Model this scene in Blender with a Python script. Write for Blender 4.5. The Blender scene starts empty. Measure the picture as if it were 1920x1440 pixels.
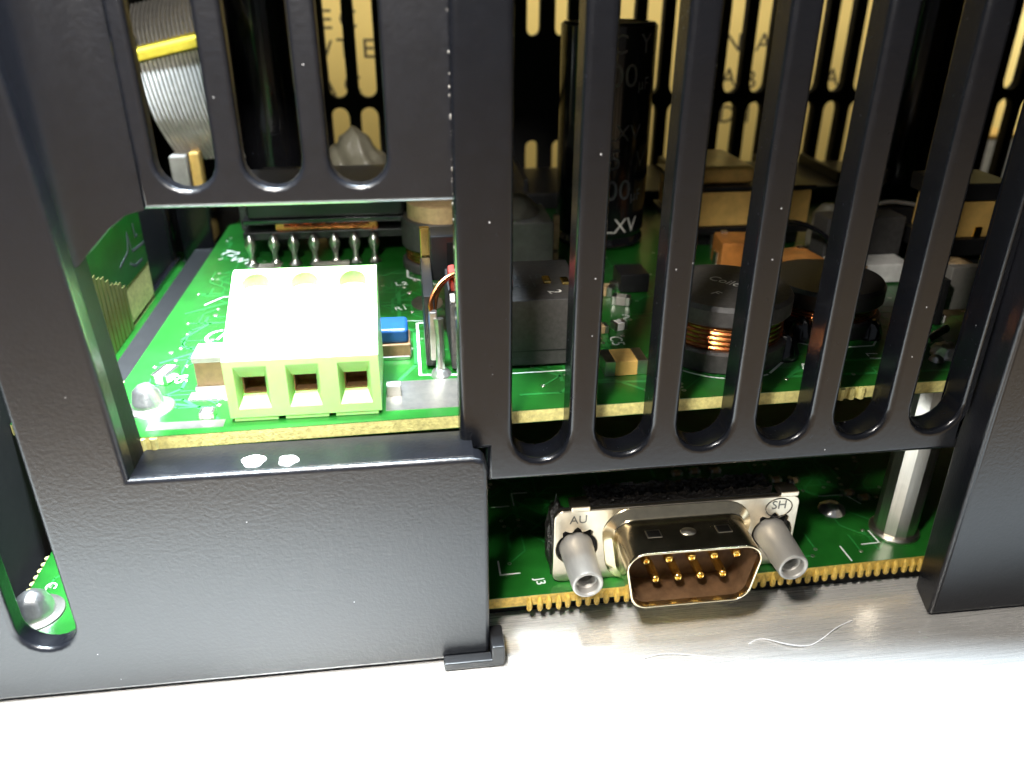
import bpy, bmesh, math, random
from mathutils import Vector, Matrix
random.seed(7)
scene = bpy.context.scene
# ------------------------------------------------------------------ units: 1 Blender unit = 1 millimetre
scene.unit_settings.system = 'METRIC'
scene.unit_settings.scale_length = 0.001
# ------------------------------------------------------------------ camera
cam_d = bpy.data.cameras.new('camera'); cam = bpy.data.objects.new('camera', cam_d)
scene.collection.objects.link(cam); scene.camera = cam
cam_d.sensor_width = 36.0; cam_d.lens = 1530.0 / 1920.0 * 36.0
cam_d.clip_start = 1.0; cam_d.clip_end = 6000.0
fwd = Vector((0.1149, 0.8815, -0.4580)); up = Vector((0.0537, 0.4549, 0.8889))
fwd.normalize(); right = fwd.cross(up).normalized(); up = right.cross(fwd)
m = Matrix((right, up, -fwd)).transposed().to_4x4(); m.translation = Vector((0.0, -70.59, 73.0))
cam.matrix_world = m
cam_d.dof.use_dof = True; cam_d.dof.focus_distance = 96.0; cam_d.dof.aperture_fstop = 0.030
# ------------------------------------------------------------------ world and lamps
world = bpy.data.worlds.new('World'); scene.world = world; world.use_nodes = True
bg = world.node_tree.nodes['Background']; bg.inputs[0].default_value = (0.80, 0.86, 1.0, 1); bg.inputs[1].default_value = 0.14
def lamp(name, kind, loc, target, power, color=(1, 1, 1), **kw):
    d = bpy.data.lights.new(name, kind); d.energy = power; d.color = color
    for k, v in kw.items(): setattr(d, k, v)
    o = bpy.data.objects.new(name, d); scene.collection.objects.link(o); o.location = loc
    o.rotation_euler = (Vector(target) - Vector(loc)).to_track_quat('-Z', 'Y').to_euler(); return o
lamp('overhead_spot', 'SPOT', (-52, 4, 330), (-56, -1, 0), 5.8e7, (0.80, 0.92, 1.0), spot_size=math.radians(27), spot_blend=0.9, shadow_soft_size=20)
lamp('bench_lamp', 'AREA', (60, 48, 420), (50, -40, 0), 1.25e7, (0.72, 0.86, 1.0), shape='RECTANGLE', size=240, size_y=40)
lamp('phone_light', 'AREA', (-15, -52, 112), (8, 20, 25), 2.0e5, (1.0, 0.95, 0.88), shape='DISK', size=14)
lamp('front_lamp', 'SPOT', (-85, -95, 290), (-48, -10, 4), 0.6e7, (0.95, 0.98, 1.0), spot_size=math.radians(34), spot_blend=0.9, shadow_soft_size=26)
lamp('rear_fill', 'AREA', (60, 125, 74), (60, 150, 40), 6.5e4, (1.0, 0.93, 0.74), shape='RECTANGLE', size=300, size_y=4)  # unseen fill added to brighten the label board
scene.view_settings.view_transform = 'Standard'; scene.view_settings.look = 'None'
scene.view_settings.exposure = 0.0; scene.view_settings.gamma = 1.0
scene.cycles.max_bounces = 8; scene.cycles.use_adaptive_sampling = False; scene.cycles.use_denoising = True
scene.cycles.sample_clamp_indirect = 10.0; scene.cycles.blur_glossy = 0.0

# ------------------------------------------------------------------ materials
def newmat(name):
    mt = bpy.data.materials.new(name); mt.use_nodes = True
    nt = mt.node_tree; b = nt.nodes['Principled BSDF']; return mt, nt, b
def N(nt, typ, **kw):
    n = nt.nodes.new(typ)
    for k, v in kw.items():
        if k in n.inputs: n.inputs[k].default_value = v
        else: setattr(n, k, v)
    return n
def coords(nt, scale=(1, 1, 1)):
    tc = N(nt, 'ShaderNodeNewGeometry'); mp = N(nt, 'ShaderNodeMapping'); mp.inputs['Scale'].default_value = scale
    nt.links.new(tc.outputs['Position'], mp.inputs['Vector']); return mp.outputs['Vector']
def mat(name, col, rough=0.5, metal=0.0, var=0.15, vscale=0.6, bump=0.0, bscale=2.0, coat=0.0, spec=0.5,
        dust=0.0, dscale=1.0, stretch=(1, 1, 1), trans=0.0, sss=0.0, aniso=0.0, roughvar=0.0, dustcol=(0.45, 0.45, 0.46)):
    mt, nt, b = newmat(name); L = nt.links.new
    v = coords(nt, stretch)
    n1 = N(nt, 'ShaderNodeTexNoise', Scale=vscale, Detail=5.0, Roughness=0.6); L(v, n1.inputs['Vector'])
    r = N(nt, 'ShaderNodeValToRGB'); L(n1.outputs['Fac'], r.inputs[0])
    r.color_ramp.elements[0].position = 0.3; r.color_ramp.elements[1].position = 0.7
    r.color_ramp.elements[0].color = (*[c * (1 - var) for c in col], 1); r.color_ramp.elements[1].color = (*[min(1, c * (1 + var)) for c in col], 1)
    out = r.outputs[0]
    if dust > 0:
        vo = N(nt, 'ShaderNodeTexVoronoi', Scale=dscale, Randomness=1.0); L(coords(nt), vo.inputs['Vector'])
        lt = N(nt, 'ShaderNodeMath', operation='LESS_THAN'); lt.inputs[1].default_value = dust; L(vo.outputs['Distance'], lt.inputs[0])
        wn = N(nt, 'ShaderNodeSeparateColor'); L(vo.outputs['Color'], wn.inputs[0])
        gt = N(nt, 'ShaderNodeMath', operation='GREATER_THAN'); gt.inputs[1].default_value = 0.72; L(wn.outputs[0], gt.inputs[0])
        mu = N(nt, 'ShaderNodeMath', operation='MULTIPLY'); L(lt.outputs[0], mu.inputs[0]); L(gt.outputs[0], mu.inputs[1])
        mx = N(nt, 'ShaderNodeMix', data_type='RGBA'); L(mu.outputs[0], mx.inputs[0]); L(out, mx.inputs[6]); mx.inputs[7].default_value = (*dustcol, 1)
        out = mx.outputs[2]
    L(out, b.inputs['Base Color'])
    b.inputs['Roughness'].default_value = rough; b.inputs['Metallic'].default_value = metal
    b.inputs['Specular IOR Level'].default_value = spec; b.inputs['Coat Weight'].default_value = coat; b.inputs['Coat Roughness'].default_value = 0.12 if rough > .34 or rough < .2 else 0.26
    b.inputs['Transmission Weight'].default_value = trans; b.inputs['Anisotropic'].default_value = aniso
    if sss: b.inputs['Subsurface Weight'].default_value = sss; b.inputs['Subsurface Scale'].default_value = 0.6
    if roughvar:
        n3 = N(nt, 'ShaderNodeTexNoise', Scale=vscale * 2.3, Detail=4.0); L(v, n3.inputs['Vector'])
        mr = N(nt, 'ShaderNodeMapRange'); mr.inputs[3].default_value = rough - roughvar; mr.inputs[4].default_value = rough + roughvar
        L(n3.outputs['Fac'], mr.inputs[0]); L(mr.outputs[0], b.inputs['Roughness'])
    if bump:
        n2 = N(nt, 'ShaderNodeTexNoise', Scale=bscale, Detail=3.0, Roughness=0.55); L(v, n2.inputs['Vector'])
        bp = N(nt, 'ShaderNodeBump', Strength=1.0, Distance=bump); L(n2.outputs['Fac'], bp.inputs['Height']); L(bp.outputs[0], b.inputs['Normal'])
    return mt
M = {}
M['cover'] = mat('textured_black_plastic', (0.005, 0.0055, 0.0078), rough=0.31, bump=0.034, bscale=2.3, dust=0.032, dscale=0.5, roughvar=0.04, spec=0.65)
M['grille'] = mat('satin_black_plastic', (0.0042, 0.0047, 0.0066), rough=0.25, bump=0.012, bscale=1.6, dust=0.04, dscale=0.5, roughvar=0.06, spec=0.5)
M['wall'] = mat('matt_black_plastic', (0.005, 0.0053, 0.0066), rough=0.6, spec=0.25, bump=0.03, bscale=2.0)
M['black'] = mat('black_plastic', (0.012, 0.012, 0.013), rough=0.35, bump=0.01)
M['gloss'] = mat('glossy_black_sleeve', (0.008, 0.008, 0.010), rough=0.14, coat=0.5)
M['matte'] = mat('matte_black', (0.010, 0.010, 0.010), rough=0.85, spec=0.2)
M['rough_black'] = mat('crumbly_black_plastic', (0.018, 0.016, 0.014), rough=0.28, bump=0.5, bscale=2.2, var=0.5)
M['alu'] = mat('brushed_aluminium', (0.68, 0.66, 0.62), rough=0.28, metal=0.45, var=0.10, vscale=1.2, stretch=(0.06, 1.6, 1), bump=0.010, bscale=2.2, roughvar=0.08, dust=0.05, dscale=0.35, dustcol=(0.9, 0.9, 0.9))
M['mask'] = mat('green_solder_mask', (0.010, 0.105, 0.012), rough=0.30, var=0.22, vscale=0.25, coat=0.4, bump=0.004, bscale=3)
M['trace'] = mat('green_over_copper', (0.022, 0.20, 0.04), rough=0.28, coat=0.4)
M['fr4'] = mat('fibreglass_edge', (0.58, 0.53, 0.20), rough=0.65, var=0.28, vscale=1.6, bump=0.08, bscale=4)
M['fr4_low'] = mat('amber_fibreglass_edge', (0.52, 0.34, 0.06), rough=0.5, var=0.3, vscale=2.0, bump=0.03, bscale=4)
M['silk'] = mat('white_silkscreen_ink', (0.75, 0.78, 0.74), rough=0.6, var=0.08)
M['solder'] = mat('tin_solder', (0.74, 0.72, 0.69), rough=0.28, metal=0.92, bump=0.03, bscale=2.5)
M['tin'] = mat('tinned_metal', (0.70, 0.68, 0.64), rough=0.28, metal=1.0, var=0.2)
M['pad'] = mat('bare_pad_metal', (0.66, 0.62, 0.55), rough=0.35, metal=1.0)
M['nickel'] = mat('yellow_nickel_plate', (0.88, 0.75, 0.50), rough=0.20, metal=1.0, var=0.12, vscale=0.5, bump=0.008, bscale=2.0, roughvar=0.06)
M['flange'] = mat('tin_plated_flange', (0.66, 0.58, 0.45), rough=0.30, metal=1.0, var=0.1, vscale=0.7, bump=0.012, bscale=2.0)
M['zinc'] = mat('dull_zinc', (0.42, 0.40, 0.365), rough=0.5, metal=0.6, var=0.12, stretch=(1, 0.3, 1), bump=0.012, bscale=3)
M['steel'] = mat('standoff_metal', (0.66, 0.62, 0.54), rough=0.33, metal=1.0, var=0.12, stretch=(3, 3, 0.15), bump=0.006, bscale=4)
M['gold'] = mat('gold_pin', (0.95, 0.66, 0.20), rough=0.20, metal=1.0, var=0.05)
M['copper'] = mat('enamelled_copper', (0.78, 0.27, 0.09), rough=0.25, metal=1.0, var=0.15, vscale=1.0)
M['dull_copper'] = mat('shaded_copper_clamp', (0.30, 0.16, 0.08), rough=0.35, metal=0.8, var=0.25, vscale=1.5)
M['block'] = mat('pale_green_polyamide', (0.41, 0.74, 0.25), rough=0.42, var=0.03, bump=0.006, bscale=3, sss=0.35)
M['ferrite'] = mat('dark_ferrite', (0.045, 0.043, 0.042), rough=0.5, var=0.3, vscale=1.5, bump=0.03, bscale=2.5)
M['grey'] = mat('grey_plastic', (0.30, 0.28, 0.25), rough=0.5)
M['white'] = mat('white_ceramic', (0.80, 0.79, 0.76), rough=0.4, bump=0.02)
M['blob_white'] = mat('plain_white', (0.88, 0.87, 0.83), rough=0.4, bump=0.05, bscale=1.2)
M['brown'] = mat('tan_ceramic', (0.42, 0.29, 0.15), rough=0.4, var=0.2, vscale=1.2)
M['chip_tan'] = mat('brown_ceramic', (0.20, 0.12, 0.06), rough=0.4, var=0.2, vscale=1.2)
M['amber'] = mat('amber_tape', (0.70, 0.44, 0.13), rough=0.3, var=0.25, vscale=0.25, coat=0.3)
M['orange'] = mat('orange_epoxy', (0.52, 0.20, 0.045), rough=0.35, var=0.3, vscale=0.35, coat=0.3)
M['blue'] = mat('blue_epoxy', (0.008, 0.06, 0.20), rough=0.4, var=0.1)
M['red'] = mat('red_tape', (0.55, 0.08, 0.06), rough=0.4)
M['label'] = mat('pale_yellow_label', (0.78, 0.60, 0.22), rough=0.6, var=0.05, vscale=0.05)
M['ink'] = mat('black_print_ink', (0.05, 0.04, 0.025), rough=0.7)
M['port_inner'] = mat('brown_moulding_and_reflection', (0.10, 0.055, 0.028), rough=0.22, var=0.3)  # insulator moulding; also stands for its reflection inside the shell
M['print'] = mat('pale_print_on_sleeve', (0.075, 0.08, 0.085), rough=0.5)
M['print_bright'] = mat('white_print', (0.65, 0.63, 0.58), rough=0.5)
M['ribbon'] = mat('silver_grey_ribbon', (0.52, 0.50, 0.46), rough=0.35, metal=0.5)
M['yellow'] = mat('yellow_tape', (0.80, 0.62, 0.06), rough=0.35)
M['glue'] = mat('milky_silicone', (0.26, 0.24, 0.18), rough=0.3, trans=0.2, bump=0.15, bscale=0.6)
M['finger'] = mat('gilded_strip', (0.34, 0.31, 0.11), rough=0.4, metal=0.6)
M['lint'] = mat('white_lint', (0.85, 0.85, 0.85), rough=0.8)
M['bench'] = mat('brown_bench', (0.24, 0.145, 0.07), rough=0.6, var=0.3, vscale=0.02)
M['stamp'] = mat('stamped_metal', (0.16, 0.15, 0.13), rough=0.3, metal=1.0)

# ------------------------------------------------------------------ builders
ORG = {}
def link(o, parent=None):
    scene.collection.objects.link(o)
    if parent is not None: o.parent = parent
def finish(bm, ang=35):
    bmesh.ops.recalc_face_normals(bm, faces=bm.faces)
    a = math.radians(ang)
    for f in bm.faces: f.smooth = True
    for e in bm.edges:
        e.smooth = len(e.link_faces) == 2 and e.calc_face_angle(0) < a
def obj(name, bm, material, parent=None, ang=35, fin=True):
    if fin: finish(bm, ang)
    org = ORG.get(parent, Vector((0, 0, 0))) if parent is not None else Vector((0, 0, 0))
    if org.length: bmesh.ops.translate(bm, verts=bm.verts, vec=-org)
    me = bpy.data.meshes.new(name); bm.to_mesh(me); bm.free()
    me.materials.append(M[material]); o = bpy.data.objects.new(name, me); link(o, parent)
    if fin:
        w = o.modifiers.new('normals', 'WEIGHTED_NORMAL'); w.mode = 'FACE_AREA'; w.weight = 80; w.keep_sharp = True
    ORG[o] = org.copy(); return o
def inst(name, src, parent, offset):
    o = bpy.data.objects.new(name, src.data); link(o, parent); o.location = Vector(src.location) + Vector(offset)
    if parent is not None: o.location += ORG[src] - ORG[parent]
    return o
def thing(name, label, cat, loc=(0, 0, 0), group=None):
    o = bpy.data.objects.new(name, None); link(o); o.location = loc; o.empty_display_size = 2
    ORG[o] = Vector(loc); tag(o, label, cat, group); return o
def tag(o, label, cat, group=None):
    o['label'] = label; o['category'] = cat
    if group: o['group'] = group
    return o
def struct(o): o['kind'] = 'structure'; return o
def stuff(o): o['kind'] = 'stuff'; return o
def rbox(x0, x1, y0, y1, z0, z1, b=0.2, seg=2, bm=None):
    bm = bm or bmesh.new()
    vs = [bm.verts.new(p) for p in [(x0, y0, z0), (x1, y0, z0), (x1, y1, z0), (x0, y1, z0), (x0, y0, z1), (x1, y0, z1), (x1, y1, z1), (x0, y1, z1)]]
    fs = [bm.faces.new([vs[i] for i in q]) for q in [(0, 3, 2, 1), (4, 5, 6, 7), (0, 1, 5, 4), (1, 2, 6, 5), (2, 3, 7, 6), (3, 0, 4, 7)]]
    if b:
        es = list({e for f in fs for e in f.edges})
        bmesh.ops.bevel(bm, geom=es, offset=b, segments=seg, profile=0.5, affect='EDGES')
    return bm
def lathe(profile, c, seg=32, bm=None, axis='Z', sx=1.0, sy=1.0):
    """profile (radius, height); axis Z up or Y towards the viewer (-y)"""
    bm = bm or bmesh.new(); rings = []
    for r, h in profile:
        ring = []
        n = seg if r > 1e-6 else 1
        for i in range(n):
            a = 2 * math.pi * i / seg
            u, w = r * math.cos(a) * sx, r * math.sin(a) * sy
            p = (c[0] + u, c[1] + w, c[2] + h) if axis == 'Z' else ((c[0] + u, c[1] - h, c[2] + w) if axis == 'Y' else (c[0] + h, c[1] + u, c[2] + w))
            ring.append(bm.verts.new(p))
        rings.append(ring)
    for A, B in zip(rings, rings[1:]):
        for i in range(seg):
            j = (i + 1) % seg
            q = [A[i % len(A)], A[j % len(A)], B[j % len(B)], B[i % len(B)]]
            q2 = []
            for v in q:
                if v not in q2: q2.append(v)
            if len(q2) > 2:
                try: bm.faces.new(q2)
                except ValueError: pass
    return bm
def tube(pts, r, seg=8, bm=None, taper=None):
    bm = bm or bmesh.new(); pts = [Vector(p) for p in pts]; rings = []; pn = None
    for i, p in enumerate(pts):
        t = (pts[min(i + 1, len(pts) - 1)] - pts[max(i - 1, 0)]).normalized()
        if pn is None: pn = t.orthogonal().normalized()
        pn = (pn - t * pn.dot(t)).normalized(); bn = t.cross(pn)
        rr = r if taper is None else r * taper[i]
        rings.append([bm.verts.new(p + (pn * math.cos(2 * math.pi * k / seg) + bn * math.sin(2 * math.pi * k / seg)) * rr) for k in range(seg)])
    for A, B in zip(rings, rings[1:]):
        for k in range(seg): bm.faces.new((A[k], A[(k + 1) % seg], B[(k + 1) % seg], B[k]))
    bm.faces.new(rings[0][::-1]); bm.faces.new(rings[-1]); return bm
def spline(pts, n=6):
    pts = [Vector(p) for p in pts]; out = []
    for i in range(len(pts) - 1):
        a, b, c, d = pts[max(i - 1, 0)], pts[i], pts[i + 1], pts[min(i + 2, len(pts) - 1)]
        for k in range(n):
            t = k / n
            out.append(0.5 * ((2 * b) + (c - a) * t + (2 * a - 5 * b + 4 * c - d) * t * t + (3 * b - a - 3 * c + d) * t ** 3))
    out.append(pts[-1]); return out
def curve_mesh(polys, half, bev, res=3):
    cu = bpy.data.curves.new('tmp', 'CURVE'); cu.dimensions = '2D'; cu.fill_mode = 'BOTH'
    cu.extrude = max(half - bev, 0.0); cu.bevel_depth = bev; cu.bevel_resolution = res; cu.offset = -bev
    for poly in polys:
        s = cu.splines.new('POLY'); s.points.add(len(poly) - 1); s.use_cyclic_u = True
        for p, q in zip(s.points, poly): p.co = (q[0], q[1], 0, 1)
    o = bpy.data.objects.new('tmp', cu); scene.collection.objects.link(o)
    dg = bpy.context.evaluated_depsgraph_get(); me = bpy.data.meshes.new_from_object(o.evaluated_get(dg))
    bm = bmesh.new(); bm.from_mesh(me); bmesh.ops.remove_doubles(bm, verts=bm.verts, dist=1e-4)
    bpy.data.objects.remove(o); bpy.data.curves.remove(cu); bpy.data.meshes.remove(me); return bm
def plate_y(polys, y0, y1, bev=0.4, res=3):
    """flat panel in the XZ plane, front face at y0"""
    bm = curve_mesh(polys, (y1 - y0) / 2, bev, res); yc = (y0 + y1) / 2
    for v in bm.verts: v.co = Vector((v.co.x, yc - v.co.z, v.co.y))
    return bm
def plate_z(polys, z0, z1, bev=0.0, res=1):
    bm = curve_mesh(polys, (z1 - z0) / 2, bev, res)
    for v in bm.verts: v.co.z += (z0 + z1) / 2
    return bm
def slot(cx, hw, z0, z1, n=10):
    pts = [(cx + hw * math.cos(a), z0 + hw + hw * math.sin(a)) for a in [math.pi + math.pi * i / n for i in range(n + 1)]]
    pts += [(cx + hw * math.cos(a), z1 - hw + hw * math.sin(a)) for a in [math.pi * i / n for i in range(n + 1)]]
    return pts
def rrect(x0, x1, y0, y1, r, n=4):
    out = []
    for cx, cy, a0 in ((x1 - r, y0 + r, -90), (x1 - r, y1 - r, 0), (x0 + r, y1 - r, 90), (x0 + r, y0 + r, 180)):
        for i in range(n + 1):
            a = math.radians(a0 + 90 * i / n); out.append((cx + r * math.cos(a), cy + r * math.sin(a)))
    return out
def split_z(bm, cuts):
    """cut a panel at heights and return its loose islands"""
    for z in cuts:
        r = bmesh.ops.bisect_plane(bm, geom=bm.verts[:] + bm.edges[:] + bm.faces[:], plane_co=(0, 0, z), plane_no=(0, 0, 1))
        bmesh.ops.split_edges(bm, edges=[g for g in r['geom_cut'] if isinstance(g, bmesh.types.BMEdge)])
    seen, islands = set(), []
    for v in bm.verts:
        if v in seen: continue
        st, isl = [v], []
        seen.add(v)
        while st:
            w = st.pop(); isl.append(w)
            for e in w.link_edges:
                u = e.other_vert(w)
                if u not in seen: seen.add(u); st.append(u)
        islands.append(isl)
    res = []
    for isl in islands:
        nb = bmesh.new(); mp = {v: nb.verts.new(v.co) for v in isl}
        for f in {f for v in isl for f in v.link_faces}: 
            nf = nb.faces.new([mp[v] for v in f.verts]); nf.normal_update()
        res.append(nb)
    bm.free(); return res
def text(name, s, size, loc, material, parent=None, rot=(0, 0, 0), ext=0.02, space=1.0, sx=1.0):
    cu = bpy.data.curves.new('tmp', 'FONT'); cu.body = s; cu.size = size; cu.extrude = ext; cu.resolution_u = 3
    cu.align_x = 'CENTER'; cu.align_y = 'CENTER'; cu.space_character = space
    o = bpy.data.objects.new('tmp', cu); scene.collection.objects.link(o)
    dg = bpy.context.evaluated_depsgraph_get(); me = bpy.data.meshes.new_from_object(o.evaluated_get(dg))
    bm = bmesh.new(); bm.from_mesh(me); bpy.data.objects.remove(o); bpy.data.curves.remove(cu); bpy.data.meshes.remove(me)
    from mathutils import Euler
    mt = Matrix.Translation(loc) @ Euler(rot).to_matrix().to_4x4() @ Matrix.Diagonal((sx, 1, 1, 1))
    bmesh.ops.transform(bm, matrix=mt, verts=bm.verts)
    return obj(name, bm, material, parent, fin=False)
def strip(pts, w, z0, h, bm=None):
    """flat printed line on a horizontal board"""
    bm = bm or bmesh.new()
    for a, b in zip(pts, pts[1:]):
        a, b = Vector(a), Vector(b); d = (b - a).normalized(); n = Vector((-d.y, d.x)) * w / 2; a = a - d * w * .3; b = b + d * w * .3
        q = [a - n, b - n, b + n, a + n]
        lo = [bm.verts.new((p.x, p.y, z0)) for p in q]; hi = [bm.verts.new((p.x, p.y, z0 + h)) for p in q]
        bm.faces.new(hi)
        for i in range(4): bm.faces.new((lo[i], lo[(i + 1) % 4], hi[(i + 1) % 4], hi[i]))
    return bm
PI = math.pi

# ================================================================== SETTING
struct(obj('bench_top', rbox(-900, 900, -900, 500, -60, -14, 0), 'bench'))
pl = thing('base_plate', 'brushed aluminium base plate under the black electronics housing', 'metal plate', (0, 0, -3))
obj('plate', rbox(-170, 240, -34, 160, -3, 0, 0.3), 'alu', pl)
obj('foot', rbox(-160, -140, -30, 150, -14, -3, 0.5), 'black', pl); obj('foot', rbox(210, 230, -30, 150, -14, -3, 0.5), 'black', pl)

# ================================================================== FRONT COVER
cov = thing('front_cover', 'textured black plastic front cover with vertical ventilation slots and connector openings', 'housing', (0, 0, 0))
TOP = 77.0
# front-most plane: left column and low box around the serial port
outer = [(-75, 0.35), (5.8, 0.35), (6.5, 0.6), (6.75, 1.3), (6.8, 14), (6.75, 26.2), (6.5, 27.2), (6.0, 27.7), (5.2, 27.95), (-28.5, 27.95), (-28.9, 38), (-29.6, 52), (-30.3, 66), (-30.7, TOP), (-75, TOP)]
obj('front_panel', plate_y([outer, slot(-40.6, 3.0, 7.2, 62)], 0, 2.6, 0.55, 5), 'cover', cov)
obj('box_side', rbox(4.6, 6.72, 2.5, 9.0, 0.4, 23.5, 0.1), 'cover', cov)
obj('ledge', rbox(-28.45, 5.4, 0.6, 5.75, 25.8, 27.97, 0.015, 1), 'cover', cov)
# recess wall on the left of the window, and the hollow corner above it
bm = rbox(-31.4, 0, 0.6, 5.75, 20, 48.9, 0)
for v in bm.verts:
    if v.co.x > -1: v.co.x = -28.5 - (v.co.z - 27.9) * 0.052
obj('recess_wall', bm, 'wall', cov)
bm = bmesh.new(); prof = [(-30.4, 0.5), (-29.95, 2.0), (-29.4, 3.3), (-28.3, 4.3), (-26.8, 5.0), (-25.2, 5.42), (-23.6, 5.58)]
back = [(x - 0.6, y + 2.0) for x, y in prof]
def zlow(x): 
    t = min(1, max(0, (x + 29.6) / 6.0)); return 48.6 + 4.5 * math.sin(t * PI / 2)
for lay in (0,):
    fr = [(bm.verts.new((x, y, zlow(x))), bm.verts.new((x, y, TOP))) for x, y in prof]
    bk = [(bm.verts.new((x, y, zlow(x))), bm.verts.new((x, y, TOP))) for x, y in back]
    for i in range(len(prof) - 1):
        bm.faces.new((fr[i][0], fr[i + 1][0], fr[i + 1][1], fr[i][1])); bm.faces.new((bk[i + 1][0], bk[i][0], bk[i][1], bk[i + 1][1]))
        bm.faces.new((fr[i + 1][0], fr[i][0], bk[i][0], bk[i + 1][0]))
obj('recess_corner', bm, 'cover', cov, 60)
# recessed panel with three slots (left), middle panel with six slots (right): bars, rails
def grille(polys, y0, y1, bev, cuts, material, rail, bar):
    for nb in split_z(plate_y(polys, y0, y1, bev, 4), cuts):
        zs = [v.co.z for v in nb.verts]
        obj(bar if min(zs) >= cuts[0] - .01 and max(zs) <= cuts[1] + .01 else rail, nb, material, cov)
grille([[(-23.7, 53.1), (4.6, 53.1), (4.6, TOP), (-23.7, TOP)]] + [slot(-19.45 + 7.6 * i, 2.6, 54.75, 74.5) for i in range(3)],
       5.6, 7.6, 0.5, (58.0, 71.5), 'cover', 'grille_rail', 'grille_bar')
p2 = [(6.9, 22.4), (62.4, 22.6), (62.4, TOP), (4.2, TOP), (4.2, 26.6), (6.9, 26.6)]
grille([p2] + [slot(12.85 + 9.13 * i, 3.06, 24.85 + 0.1 * i, 74.5) for i in range(6)], 3.65, 7.7, 0.72, (28.6, 71.0), 'grille', 'grille_rail', 'grille_bar')
# right column
bm = plate_y([[(62.35, 0.35), (164, 0.35), (164, TOP), (62.35, TOP)]], 0, 5.8, 0.6, 4)
for v in bm.verts:
    if v.co.x < 70: v.co.x += max(0, v.co.y - .6) * 0.30 * max(0, 1 - v.co.z / 24)
obj('side_column', bm, 'cover', cov)
# unseen lid added to shade the interior, its opening shaped to admit light
lidp = [(-75, 2.65), (-31.6, 2.65), (-31.6, 7.9), (62.3, 7.9), (62.3, 5.9), (164, 5.9), (164, 149.5), (-75, 149.5)]
lidh = [(-46, 8.6), (6.5, 8.6), (6.5, 32), (-28, 32), (-28, 84), (-46, 84)]
obj('light_stop_lid', plate_z([lidp, lidh], TOP - 2.2, TOP), 'cover', cov)
obj('left_side', rbox(-75, -73, 2.6, 118.8, 0.3, TOP - 2.3, 0.3), 'cover', cov); obj('light_stop_wall', rbox(-51.6, -50.4, 8.2, 118.5, 0.3, TOP - 2.3, 0.2), 'matte', cov); obj('right_side', rbox(162, 164, 5.8, 118.8, 0.3, TOP - 2.3, 0.3), 'cover', cov)  # inner wall added to keep lamp light out of the left bay
# little clip at the foot of the box
bm = rbox(1.3, 7.4, -1.5, -0.05, 0.12, 1.25, 0.25); obj('clip', bm, 'black', cov)
obj('clip_hook', rbox(6.82, 8.4, -1.5, 2.2, 0.12, 3.2, 0.3), 'black', cov)
bm = bmesh.new()
for i in range(26):
    z = random.uniform(40, 76); c = Vector((4.18, random.uniform(4.3, 5.6), z)); r = random.uniform(.03, .13)
    bmesh.ops.create_icosphere(bm, subdivisions=1, radius=r, matrix=Matrix.Translation(c) @ Matrix.Diagonal((.7, .8, random.uniform(1, 2.6), 1)))
stuff(obj('moulding_flash', bm, 'grey', cov))
# two raised white blobs on the ledge
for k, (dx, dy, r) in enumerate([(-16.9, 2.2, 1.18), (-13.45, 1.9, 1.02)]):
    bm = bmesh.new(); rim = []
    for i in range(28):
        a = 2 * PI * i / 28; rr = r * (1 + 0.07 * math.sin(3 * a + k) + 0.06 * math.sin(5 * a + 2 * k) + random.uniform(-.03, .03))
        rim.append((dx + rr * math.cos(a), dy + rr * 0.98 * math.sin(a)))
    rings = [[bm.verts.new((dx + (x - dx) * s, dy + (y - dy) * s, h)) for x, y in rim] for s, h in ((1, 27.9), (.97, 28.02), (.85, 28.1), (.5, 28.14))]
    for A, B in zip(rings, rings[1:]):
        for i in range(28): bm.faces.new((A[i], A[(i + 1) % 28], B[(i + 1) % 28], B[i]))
    bm.faces.new(rings[-1]); obj('white_blob', bm, 'blob_white', cov, 60)

# ================================================================== CIRCUIT BOARDS
ZU, ZL = 29.35, 4.3
def board(t, poly, z0, z1, edge):
    obj('substrate', plate_z([poly], z0 + 0.06, z1 - 0.06), edge, t); obj('solder_mask', plate_z([poly], z0, z0 + 0.06), 'mask', t); obj('solder_mask', plate_z([poly], z1 - 0.06, z1), 'mask', t)
ub = thing('circuit_board', 'green circuit board behind the connector window, carrying the terminal block and transformers', 'circuit board', (15, 50, ZU - 1.6))
upoly = [(-34.2, 10), (-31.0, 9.0), (-30.5, 5.9), (4, 6.75), (40, 7.9), (72, 8.6), (120, 9.6), (120, 112), (-31.5, 112), (-32.0, 85), (-33.2, 84), (-33.9, 22)]
board(ub, upoly, ZU - 1.6, ZU, 'fr4')
lb = thing('circuit_board', 'lower green circuit board holding the serial port, with perforated amber edge', 'circuit board', (10, 50, ZL - 1.6))
lpoly = [(-48.6, 8.0), (-47, 5.0), (9, 5.3), (40, 5.9), (68, 6.7), (92, 7.2), (92, 112), (-49, 112)]
board(lb, lpoly, ZL - 1.6, ZL, 'fr4_low')
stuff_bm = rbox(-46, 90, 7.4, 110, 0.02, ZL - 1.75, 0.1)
tag(obj('underside_dark_sheet', plate_z([[(-30, 8.4), (58, 9.6), (58, 110), (-30, 110)]], 27.2, 27.6), 'matte'), 'thin black sheet added to darken the underside of the upper circuit board', 'film')  # black sheet added to cut the green reflection of the board's underside
tag(obj('gap_shade_pad', stuff_bm, 'matte'), 'matte black pad standing for the shade in the gap under the lower circuit board', 'pad')  # shade of the gap under the board, built as a black pad
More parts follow.
